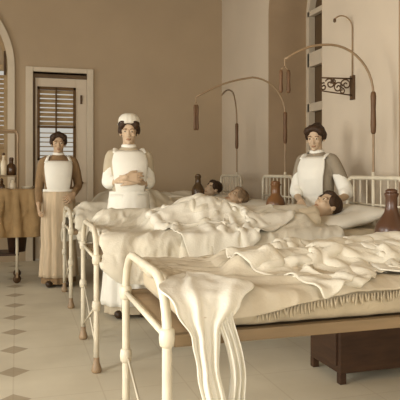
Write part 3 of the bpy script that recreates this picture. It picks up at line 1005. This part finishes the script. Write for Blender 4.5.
def nurse(label, loc, rz, k, arms, head_rot, dress='dress_grey', apron='apron', cap=False, lean=0.0, skirt=1.0, oversleeves=True, shoes=True, seed=0, skin='skin', bib_top=1.335, bibw=.66, rolled=True, skirt_m=None):
    """arms: dict L/R -> (shoulder, elbow, wrist, fingers direction, back normal, curl).  Faces -Y."""
    t = thing('person', label, 'person', loc, rz)
    t.scale = (k, k, k)
    rnd = random.Random(seed)
    ph = rnd.random() * 6
    # lean: bends the spine above the waist towards -Y
    def bend(p):
        p = V(p)
        if p.z > .95 and lean:
            a = lean * min(1, (p.z - .95) / .15)
            q = p - V((0, 0, .95))
            return V((0, 0, .95)) + Matrix.Rotation(a, 3, 'X') @ q
        return p
    hc = bend((0, -.004, 1.490))
    T = Matrix.Translation(hc) @ Euler(head_rot).to_matrix().to_4x4() @ Matrix.Scale(.94, 4)
    # ---- body, one surface
    bm = new()
    tb = [(.86, .150, .110, .01), (.95, .125, .090, .004), (1.02, .112, .085, 0), (1.12, .132, .100, -.004), (1.24, .136, .095, 0), (1.30, .120, .072, .008), (1.345, .075, .058, .012)]
    add_loft(bm, [[bend((a * math.cos(2 * PI * q / 24), c + b * math.sin(2 * PI * q / 24), z)) for q in range(24)] for z, a, b, c in tb])
    capsule_chain(bm, [bend((0, .014, 1.32)), bend((0, .010, 1.37)), hc + V((0, .012, -.05))], [.055, .048, .050])
    add_head(bm, T)
    for s in (-1, 1):
        capsule_chain(bm, [(s * .085, .01, .88), (s * .09, .0, .47), (s * .085, .02, .09)], [.092, .058, .038])
        capsule_chain(bm, [(s * .085, .03, .06), (s * .09, -.05, .04), (s * .095, -.12, .033)], [.038, .036, .026], flat=.9)
    A = {}
    for side, s in (('L', 1), ('R', -1)):
        sh, el, wr, fd, nr, cu, th = arms[side]
        sh = bend(sh)
        A[side] = (sh, V(el), V(wr))
        capsule_chain(bm, [sh - V((s * .03, 0, 0)), sh, V(el), V(wr)], [.032, .036, .034, .024])
        add_hand(bm, V(wr), fd, nr, cu, th)
    o = fuse('body', bm, M[skin], t, .0045, 2)
    paint_face(o, T)
    # ---- dress, one surface with its sleeves
    bm = new()
    NS = 72
    rings = []
    zs = [.03 + (1.0 - .03) * i / 16 for i in range(17)] + [1.04, 1.08, 1.12, 1.17, 1.21, 1.25, 1.28, 1.31, 1.33, 1.35, 1.372]
    def ring_pt(th, z, off, fo=1.0):
        a, b, c = prof(z, DRESS)
        if z < .95:
            w = min(1, (.95 - z) / .5); q = 1 + (skirt - 1) * w; a *= q; b *= q
        f = folds(th, z, .012 * skirt, 11, ph) * fo
        return bend((math.cos(th) * (a + off + f), c + math.sin(th) * (b + off + f), z))
    for z in zs: rings.append([ring_pt(2 * PI * q / NS, z, 0) for q in range(NS)])
    add_loft(bm, rings)
    for side, s in (('L', 1), ('R', -1)):
        sh, el, wr = A[side]
        m1 = sh.lerp(el, .45) + V((s * .010, 0, 0))
        if rolled: capsule_chain(bm, [sh - V((s * .05, 0, .02)), sh, m1, el, el.lerp(wr, .14)], [.048, .052, .053, .049, .045])
        else: capsule_chain(bm, [sh - V((s * .05, 0, .02)), sh, m1, el, el.lerp(wr, .45), el.lerp(wr, .86)], [.048, .053, .053, .047, .041, .034])
    fuse('dress', bm, M[dress], t, .008, 3)
    # ---- apron: bib, waistband, gathered skirt
    bm = new()
    def patch(z0, z1, n, half, off, fo=1.0, m=40, th_=.0):
        rows = []
        for i in range(n + 1):
            z = z0 + (z1 - z0) * i / n
            hf = half(z) if callable(half) else half
            rows.append([ring_pt(-PI / 2 + hf * (2 * q / m - 1), z, off, fo) for q in range(m + 1)])
        vs = [[bm.verts.new(p) for p in r] for r in rows]
        for a, b in zip(vs, vs[1:]):
            for q in range(m): bm.faces.new((a[q], a[q + 1], b[q + 1], b[q]))
    patch(.10, .985, 20, lambda z: 1.75 - .25 * (z - .1), .016, 1.5)
    patch(.985, 1.01, 2, 1.6, .019, 0)
    patch(1.01, bib_top, 14, lambda z: bibw + (z - 1.0) * .7, .017, 0)
    bmesh.ops.remove_doubles(bm, verts=bm.verts[:], dist=.004)
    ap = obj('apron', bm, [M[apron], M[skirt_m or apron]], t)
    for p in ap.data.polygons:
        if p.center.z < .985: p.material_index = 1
    bake(ap, [('SOLIDIFY', dict(thickness=.008, offset=1))])
    for s in (-1, 1):
        bm = new()
        p = [ring_pt(-PI / 2 + s * (bibw + .18), bib_top - .02, .018, 0), ring_pt(-PI / 2 + s * (bibw + .22), 1.325, .022, 0), bend((s * .105, .012, 1.352)), bend((s * .11, .075, 1.31)), ring_pt(PI / 2 - s * .8, 1.2, .012, 0), ring_pt(PI / 2 - s * .4, 1.01, .012, 0)]
        add_tube(bm, smooth_path(p, 6), .022, 10, True, .35)
        obj('strap', bm, M[apron], ap)
    bm = new()
    add_lathe(bm, [(.060, -.018), (.062, 0), (.058, .018), (.052, .018), (.054, -.018)], (0, 0, 0), 28, False)
    co = obj('collar', bm, M[apron], t); co.location = bend((0, .012, 1.372)); co.rotation_euler = (lean * .9, 0, 0)
    if oversleeves:
        for side, s in (('L', 1), ('R', -1)):
            sh, el, wr = A[side]
            bm = new()
            capsule_chain(bm, [sh.lerp(el, oversleeves), sh.lerp(el, .75), el, el.lerp(wr, .16), el.lerp(wr, .26)], [.054, .060, .061, .058, .045], 18, 6)
            for v in bm.verts:
                v.co += v.co.normalized() * .006 * noise.noise(v.co * 30)
            fuse('oversleeve', bm, M[apron], t, .007, 2)
    if shoes:
        for s in (-1, 1):
            bm = new()
            capsule_chain(bm, [(s * .085, .045, .05), (s * .09, -.04, .045), (s * .095, -.13, .036)], [.045, .044, .034], 14, 5, .9)
            add_box(bm, s * .085 - .03, s * .085 + .03, .03, .085, 0.002, .04)
            fuse('shoe', bm, M['shoe'], t, .007, 2)
    # ---- hair
    bm = new()
    E = lambda c, r: add_ell(bm, c, r, T, 16, 12)
    E((0, .040, .046), (.086, .090, .082))
    E((0, -.030, .088), (.070, .050, .036))
    for s in (-1, 1):
        E((s * .058, -.028, .062), (.036, .046, .042)); E((s * .070, .030, .02), (.028, .056, .050))
        E((s * .040, -.050, .080), (.034, .030, .028))
    E((0, .085, .09), (.05, .045, .045)); E((0, .100, -.01), (.060, .030, .045))
    h = fuse('hair', bm, M['hair'], t, .006, 2)
    for v in h.data.vertices:
        v.co += v.normal * .004 * noise.noise(v.co * 55)
    if cap:
        bm = new()
        R = []
        for (r, z, w) in ((.092, .058, 0), (.100, .064, .05), (.095, .076, .0), (.095, .098, .02), (.088, .122, .02), (.070, .142, .02), (.040, .154, .0), (.004, .157, 0)):
            R.append([T @ V((r * (1 + w * math.sin(13 * 2 * PI * q / 60)) * math.cos(2 * PI * q / 60) * .93, .012 + r * (1 + w * math.sin(13 * 2 * PI * q / 60)) * math.sin(2 * PI * q / 60), z - .012 * math.sin(2 * PI * q / 60) * (1 if z < .09 else 0) + .004)) for q in range(60)])
        add_loft(bm, R, False)
        c = obj('cap', bm, M['linen_white'], t, True)
        bake(c, [('SOLIDIFY', dict(thickness=.004, offset=1))])
    return t

def face_cam(x, y): return math.atan2(-x, y) * 1.0   # rotation so that -Y points to the camera at the origin

# nurse on the left, by the trolley
x, y = .42, 6.52
nurse('nurse standing at left before the shuttered door, brown dress, white bib apron', (x, y, 0), face_cam(x, y), 1.01,
      {'L': ((.142, .008, 1.30), (.205, .07, 1.05), (.155, -.09, .955), (-.5, -.55, -.35), (.6, -.6, .3), .7, -1),
       'R': ((-.142, .008, 1.30), (-.195, .06, 1.03), (-.20, -.09, .86), (.05, -.5, -.85), (-.9, -.1, .05), .5, 1)},
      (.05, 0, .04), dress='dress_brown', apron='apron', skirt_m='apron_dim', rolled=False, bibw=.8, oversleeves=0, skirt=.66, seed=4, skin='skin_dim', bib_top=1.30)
# nurse in the middle, arms folded, white cap
x, y = .90, 5.0
nurse('nurse in white cap and apron standing with folded arms before the plain end wall', (x, y, 0), face_cam(x, y) + .10, 1.03,
      {'L': ((.134, .008, 1.30), (.158, .02, 1.085), (.045, -.185, 1.095), (-1, -.05, .03), (.1, -1, .1), .5, 1),
       'R': ((-.134, .008, 1.30), (-.158, .02, 1.085), (-.04, -.205, 1.125), (1, .02, -.02), (.1, -1, .1), .5, -1)},
      (.02, 0, -.14), dress='dress_pale', cap=True, oversleeves=.42, bibw=.8, skirt=.74, seed=11)
# nurse on the right, bending to the patient
x, y = 2.46, 4.60
nurse('dark haired nurse at right leaning over a patient beside the bracket lamp wall', (x, y, 0), -1.0, 1.0,
      {'L': ((.140, .008, 1.305), (.275, -.03, 1.04), (.305, -.235, .985), (.2, -.95, -.2), (.5, -.2, 1), .5, -1),
       'R': ((-.140, .008, 1.305), (-.16, -.09, 1.04), (-.02, -.26, .96), (.5, -.65, -.45), (-.3, -.3, .8), .5, 1)},
      (.16, 0, .28), lean=.10, oversleeves=.50, skirt=.62, seed=23, bibw=.66)

def patient(i, label, face, hair, headz=.95, yaw=0.0, pitch=-.75, arm=True, skin='skin'):
    Y = BEDY[i]
    t = thing('person', label, 'person', (BX, Y, 0))
    D = DXP[i]; headx = 1.93 + D
    hc = V((headx, face, headz))
    # head frame: crown towards +X, face up
    T = Matrix.Translation(hc) @ Euler((0, 0, -PI / 2 + yaw)).to_matrix().to_4x4() @ Euler((pitch, 0, 0)).to_matrix().to_4x4()
    bm = new()
    add_head(bm, T)
    neck0 = V((1.76 + D, face * .6, .875))
    capsule_chain(bm, [neck0, neck0.lerp(hc, .45), hc + V((-.01, 0, -.03))], [.055, .05, .05])
    # torso
    tor = [(1.15 + D, .145, .060, .850), (1.40 + D, .125, .060, .850), (1.55 + D, .150, .062, .852), (1.68 + D, .155, .060, .860), (1.76 + D, .13, .052, .870), (1.80 + D, .06, .046, .88)]
    add_loft(bm, [[V((x, a * math.cos(2 * PI * q / 20), z + b * math.sin(2 * PI * q / 20))) for q in range(20)] for x, a, b, z in tor])
    for (a, b, ra, rb) in body[i]:
        if a[1] != 0 and abs(a[1]) < .19: capsule_chain(bm, [V(a), V(b)], [ra * .8, rb * .8])
    for s in (-1, 1):
        sh = V((1.70 + D, s * .165, .86)); el = V((1.45 + D, s * .21, .85)); wr = V((1.22 + D, s * .20, .85))
        capsule_chain(bm, [sh - V((0, s * .03, 0)), sh, el, wr], [.045, .045, .034, .024])
        add_hand(bm, wr, (-1, -s * .1, .0), (0, 0, 1), .4, s)
    o = fuse('body', bm, M[skin], t, .006, 2)
    paint_face(o, T)
    bm = new()
    add_loft(bm, [[V((x, (a + .02) * math.cos(2 * PI * q / 20), z + .004 + (b + .02) * math.sin(2 * PI * q / 20))) for q in range(20)] for x, a, b, z in tor])
    for s in (-1, 1):
        sh = V((1.70 + D, s * .165, .86)); el = V((1.45 + D, s * .21, .85)); wr = V((1.22 + D, s * .20, .85))
        capsule_chain(bm, [sh - V((0, s * .04, 0)), sh, el, el.lerp(wr, .85)], [.05, .052, .046, .04])
    fuse('nightgown', bm, M['gown'], t, .009, 3)
    bm = new()
    E = lambda c, r: add_ell(bm, c, r, T, 16, 12)
    E((0, .036, .042), (.085, .088, .080)); E((0, -.026, .084), (.066, .046, .030))
    for s in (-1, 1):
        E((s * .064, .0, .04), (.026, .06, .055))
    h = fuse('hair', bm, M[hair], t, .007, 2)
    for v in h.data.vertices: v.co += v.normal * .004 * noise.noise(v.co * 50)
    return t
patient(1, 'patient lying under the hand of the nurse at right', .06, 'hair', yaw=.25, headz=.945)
patient(2, 'grey haired patient propped on a pillow left of the amber jug', -.02, 'hair_grey', yaw=.25, skin='skin_dim', headz=.935, pitch=-.7)
patient(3, 'dark haired patient propped up in the farthest bed', 0, 'hair', yaw=.2, headz=.985, pitch=-.4)

# ------------------------------------------------------------------ bedside lockers and jugs
def make_locker(label, loc):
    t = thing('bedside_locker', label, 'locker', loc, 0, 'dark bedside lockers')
    w, d, h = .56, .36, .74
    bm = new(); add_box(bm, 0, w, 0, d, .06, h - .025, .004); obj('carcass', bm, M['wood'], t)
    bm = new(); add_box(bm, -.015, w + .015, -.012, d + .012, h - .025, h, .006); obj('locker_top', bm, M['wood'], t)
    bm = new(); add_box(bm, -.012, .0, .03, d - .03, .10, .52, .003)
    dr = obj('door', bm, M['wood'], t)
    bm = new(); add_lathe(bm, [(.005, 0), (.006, .012), (.013, .02), (.010, .03), (.001, .033)], seg=12)
    kb = obj('knob', bm, M['dark_iron'], dr); kb.rotation_euler = (0, -PI / 2, 0); kb.location = (-.012, .07, .34)
    bm = new(); add_box(bm, -.012, .0, .03, d - .03, .55, .68, .003); dw = obj('drawer', bm, M['wood'], t)
    bm = new(); add_lathe(bm, [(.005, 0), (.006, .012), (.013, .02), (.010, .03), (.001, .033)], seg=12)
    kb = obj('knob', bm, M['dark_iron'], dw); kb.rotation_euler = (0, -PI / 2, 0); kb.location = (-.012, d / 2, .615)
    for x in (.0, w - .04):
        for y in (.0, d - .04):
            bm = new(); add_box(bm, x, x + .04, y, y + .04, 0, .06, .003); obj('leg', bm, M['wood'], t)
    return t
lk = make_locker('dark wooden locker under and behind the front bed, holding the largest jug', (1.74, 3.0, 0))
dup(lk, (1.74, 4.86, 0), 0, 'dark wooden locker holding the amber jug, behind the bed at right')
dup(lk, (1.80, 6.28, 0), 0, 'dark wooden locker holding the slender dark bottle, behind the grey haired patient')

def jug(label, loc, prof_, m, handle=None):
    t = thing('water_jug', label, 'jug', loc, 0, 'water jugs on the lockers')
    bm = new(); add_lathe(bm, prof_, seg=32); obj('vessel', bm, m, t)
    r, z = prof_[-1]
    bm = new(); add_lathe(bm, [(r * .82, z - .005), (r * .86, z + .016), (r * .5, z + .026), (.003, z + .028)], seg=20); obj('stopper', bm, m, t)
    return t
jug('large dark earthenware jug with narrow neck at the right edge', (2.205, 3.19, .7405),
    [(.06, 0), (.080, .012), (.098, .05), (.103, .085), (.094, .13), (.066, .175), (.044, .21), (.036, .245), (.036, .30), (.044, .322), (.043, .33)], M['jug'])
jug('amber jug with wide shoulders beside the nurse at right', (2.255, 5.03, .7405),
    [(.065, 0), (.083, .01), (.088, .05), (.088, .17), (.078, .21), (.050, .245), (.040, .27), (.04, .325), (.05, .345), (.05, .352)], M['jug_b'])
jug('slender dark bottle jug farthest back, before the end wall', (1.95, 6.47, .7405),
    [(.055, 0), (.07, .01), (.074, .05), (.073, .25), (.06, .29), (.034, .33), (.030, .39), (.038, .402), (.038, .41)], M['jug_c'])

# ------------------------------------------------------------------ bracket lamp on the right wall
bl = thing('wall_lamp', 'wrought iron scroll bracket with goose neck pipe on the right wall', 'lamp bracket', (XR, 4.77, 0))
bm = new(); add_box(bm, -.018, 0, -.035, .035, 1.85, 2.07, .005); obj('wall_plate', bm, M['dark_iron'], bl)
bm = new()
add_tube(bm, [(-.01, 0, 2.04), (-.33, 0, 2.035)], .007, 8); add_tube(bm, [(-.01, 0, 1.89), (-.33, 0, 1.92)], .006, 8)
obj('bracket_arm', bm, M['dark_iron'], bl)
bm = new()
def spiral(cx, cz, r0, r1, a0, turns, n=34):
    return [(cx + (r0 + (r1 - r0) * k / n) * math.cos(a0 + turns * 2 * PI * k / n), 0, cz + (r0 + (r1 - r0) * k / n) * math.sin(a0 + turns * 2 * PI * k / n)) for k in range(n + 1)]
for (cx, cz, r, a, tr) in ((-.075, 1.985, .055, .5, 1.5), (-.155, 1.955, .05, 3.4, -1.5), (-.235, 1.985, .05, .2, 1.4), (-.30, 1.955, .036, 3.2, -1.3), (-.115, 1.925, .03, 1.0, 1.2), (-.20, 2.01, .025, 4, -1.2)):
    add_tube(bm, spiral(cx, cz, .008, r, a, tr), .0065, 7)
obj('scrollwork', bm, M['dark_iron'], bl)
bm = new()
pth = [(-.012, 0, 2.05), (-.012, 0, 2.50)]
for k in range(1, 11):
    a = PI * .78 * k / 10
    pth.append((-.012 - .10 + .10 * math.cos(a), 0, 2.50 + .10 * math.sin(a)))
add_tube(bm, pth, .0065, 8); obj('goose_neck', bm, M['iron_grey'], bl)
bm = new(); e = pth[-1]; add_lathe(bm, [(.006, -.03), (.014, -.02), (.012, .0), (.007, .006)], (e[0], 0, e[2]), 12); obj('burner', bm, M['dark_iron'], bl)

# ------------------------------------------------------------------ dressing trolley on the left
tx0, tx1, ty0, ty1, tz = -.78, .25, 6.72, 7.2, .99
tr = thing('dressing_trolley', 'white iron dressing trolley with wire stand and draped cloth at left edge', 'trolley', (0, 0, 0))
bm = new(); add_box(bm, tx0, tx1, ty0, ty1, tz - .03, tz, .006); obj('table_top', bm, M['iron'], tr)
for x in (tx0 + .05, tx1 - .25):
    for y in (ty0 + .04, ty1 - .04):
        bm = new(); add_tube(bm, [(x, y, .10), (x, y, tz - .03)], .016, 10); lg = obj('leg', bm, M['iron'], tr)
        bm = new()
        add_lathe(bm, [(.004, -.012), (.042, -.012), (.045, 0), (.042, .012), (.004, .012)], seg=18)
        wbm = obj('castor', bm, M['dark_iron'], lg); wbm.rotation_euler = (PI / 2, 0, .4); wbm.location = (x, y, .046)
        bm = new(); add_box(bm, x - .012, x + .012, y - .02, y + .02, .06, .12, .003); obj('castor_fork', bm, M['iron_grey'], lg)
bm = new(); add_box(bm, tx0 + .03, tx1 - .23, ty0 + .03, ty1 - .03, .30, .32, .004); obj('lower_shelf', bm, M['wood'], tr)
bm = new()   # wire stand with rounded corner
def stand(y):
    p = [(tx0 + .1, y, tz), (tx0 + .1, y, 1.60)]
    for k in range(1, 7):
        a = PI - PI / 2 * k / 6; p.append((tx0 + .15 + .05 * math.cos(a), y, 1.60 + .05 * math.sin(a)))
    xr = tx1 - .24
    for k in range(0, 7):
        a = PI / 2 - PI / 2 * k / 6; p.append((xr - .05 + .05 * math.cos(a), y, 1.60 + .05 * math.sin(a)))
    p.append((xr, y, tz)); return p
add_tube(bm, stand(ty0 + .10), .011, 8); add_tube(bm, stand(ty1 - .06), .011, 8)
obj('wire_stand', bm, M['iron_grey'], tr)
bm = new(); add_box(bm, tx0 + .1, tx1 - .24, ty0 + .10, ty1 - .06, 1.150, 1.165, .003); obj('glass_shelf', bm, M['board'], tr)
# drape over the front of the trolley
def place(U, W, Z):
    out = W.max() - W
    return np.stack([(tx0 + tx1) / 2 + U, ty0 - .01 - np.maximum(out - .07, 0) * .25 + np.maximum(.07 - out, 0), tz + .012 - np.maximum(out - .07, 0) * .95], -1) + np.stack([Z * 0, -np.abs(Z) * np.minimum(1, out * 5), Z * 0], -1)
GT = simulate(52, 18, .028, place, [('box', ((tx0 + tx1) / 2, (ty0 + ty1) / 2, tz - .2), ((tx1 - tx0) / 2, (ty1 - ty0) / 2, .2), .008)],
              51, amp=.08, squash=(.72, 1.0), th=.006, steps=40, pin=3)
cloth_object('table_drape', GT, M['cloth_brown'], 'tan cloth draped over the front of the dressing trolley', 'cloth')

def bottle(name, label, x, y, z, prof_, m, cap_m=None):
    t = thing(name, label, 'bottle' if 'bottle' in name else 'vase', (x, y, z), 0, 'bottles on the dressing trolley')
    bm = new(); add_lathe(bm, prof_, seg=20); obj('glass_body', bm, m, t)
    r, zz = prof_[-1]
    bm = new(); add_lathe(bm, [(r * .8, zz - .004), (r * .9, zz + .02), (r * .5, zz + .03), (.002, zz + .031)], seg=14); obj('stopper', bm, cap_m or m, t)
zs_ = 1.1655
P1 = [(.035, 0), (.042, .006), (.043, .10), (.036, .13), (.016, .15), (.015, .185), (.02, .19)]
P2 = [(.045, 0), (.052, .006), (.054, .07), (.045, .11), (.022, .13), (.022, .16), (.028, .165)]
P3 = [(.03, 0), (.034, .006), (.035, .12), (.028, .15), (.013, .17), (.013, .21), (.017, .215)]
bottle('bottle', 'brown stoppered bottle on the trolley shelf nearest the rail post', -.06, 6.95, zs_, P2, M['bottle'])
bottle('bottle', 'pale bottle with dark stopper in the middle of the trolley shelf', -.14, 6.92, zs_, P3, M['porcelain'], M['bottle'])
bottle('bottle', 'brown bottle at the cut off left edge on the trolley shelf', -.215, 6.95, zs_, P1, M['bottle'])
bottle('bottle', 'short pale jar under the trolley shelf beside the rail post', -.045, 6.93, tz + .0005, [(.03, 0), (.036, .005), (.036, .08), (.03, .09), (.03, .1)], M['porcelain'])
bottle('bottle', 'short brown bottle under the trolley shelf at the left edge', -.16, 6.93, tz + .0005, [(.03, 0), (.036, .005), (.036, .06), (.016, .08), (.016, .11)], M['bottle'])
bs = thing('enamel_basin', 'white enamel basin at the free end of the trolley top', 'basin', (.115, 6.95, tz + .0005))
bm = new(); add_lathe(bm, [(.03, 0), (.045, .004), (.062, .045), (.068, .05), (.064, .053), (.056, .044), (.04, .012), (.003, .009)], seg=28, cap=False); obj('bowl', bm, M['enamel'], bs)
bk = thing('pail', 'dark round pail in the shade below the trolley top', 'pail', (.0, 6.96, .3205))
bm = new(); add_lathe(bm, [(.003, .0), (.09, 0), (.115, .24), (.12, .245), (.11, .24), (.085, .01), (.003, .008)], seg=28, cap=False); obj('pail_body', bm, M['wood'], bk)
bm = new(); add_tube(bm, [(.113 * math.cos(PI * k / 12), 0, .235 + .10 * math.sin(PI * k / 12)) for k in range(13)], .004, 6); obj('handle', bm, M['dark_iron'], bk)

# ------------------------------------------------------------------ light
W = bpy.data.worlds.new('sky'); SC.world = W; W.use_nodes = True
bg = W.node_tree.nodes['Background']
bg.inputs['Color'].default_value = rgb(250, 245, 232); bg.inputs['Strength'].default_value = 0.5

def area(name, loc, rot, sx, sy, power, c=(255, 254, 250)):
    l = bpy.data.lights.new(name, 'AREA'); l.shape = 'RECTANGLE'; l.size = sx; l.size_y = sy
    l.energy = power; l.color = rgb(*c)[:3]
    o = bpy.data.objects.new(name, l); COL.objects.link(o); o.location = loc; o.rotation_euler = rot
    return o
# daylight through the left windows (lamps stand just outside the panes), added fill at the unseen windows behind the camera
pw = [50, 170, 50, 38]
for (a, b), p in zip(LW, pw):
    area('window_daylight', (XL - .12, (a + b) / 2, 1.65), (0, -PI / 2, 0), 2.3, b - a - .1, p)
for (a, b) in BW:
    area('window_daylight', ((a + b) / 2, YB - .12, 1.7), (PI / 2, 0, 0), b - a - .1, 2.2, 55)

# ------------------------------------------------------------------ camera
cam = bpy.data.cameras.new('camera'); co = bpy.data.objects.new('camera', cam); COL.objects.link(co)
co.location = (0, 0, 1.2); co.rotation_euler = (PI / 2, 0, -math.radians(16.96))
cam.sensor_width = 36; cam.lens = 54; cam.shift_y = -28 / 400
cam.clip_start = .05
SC.camera = co
SC.view_settings.view_transform = 'Standard'
SC.view_settings.look = 'None'
SC.view_settings.gamma = 1
SC.view_settings.use_curve_mapping = False
SC.view_settings.exposure = 0.16
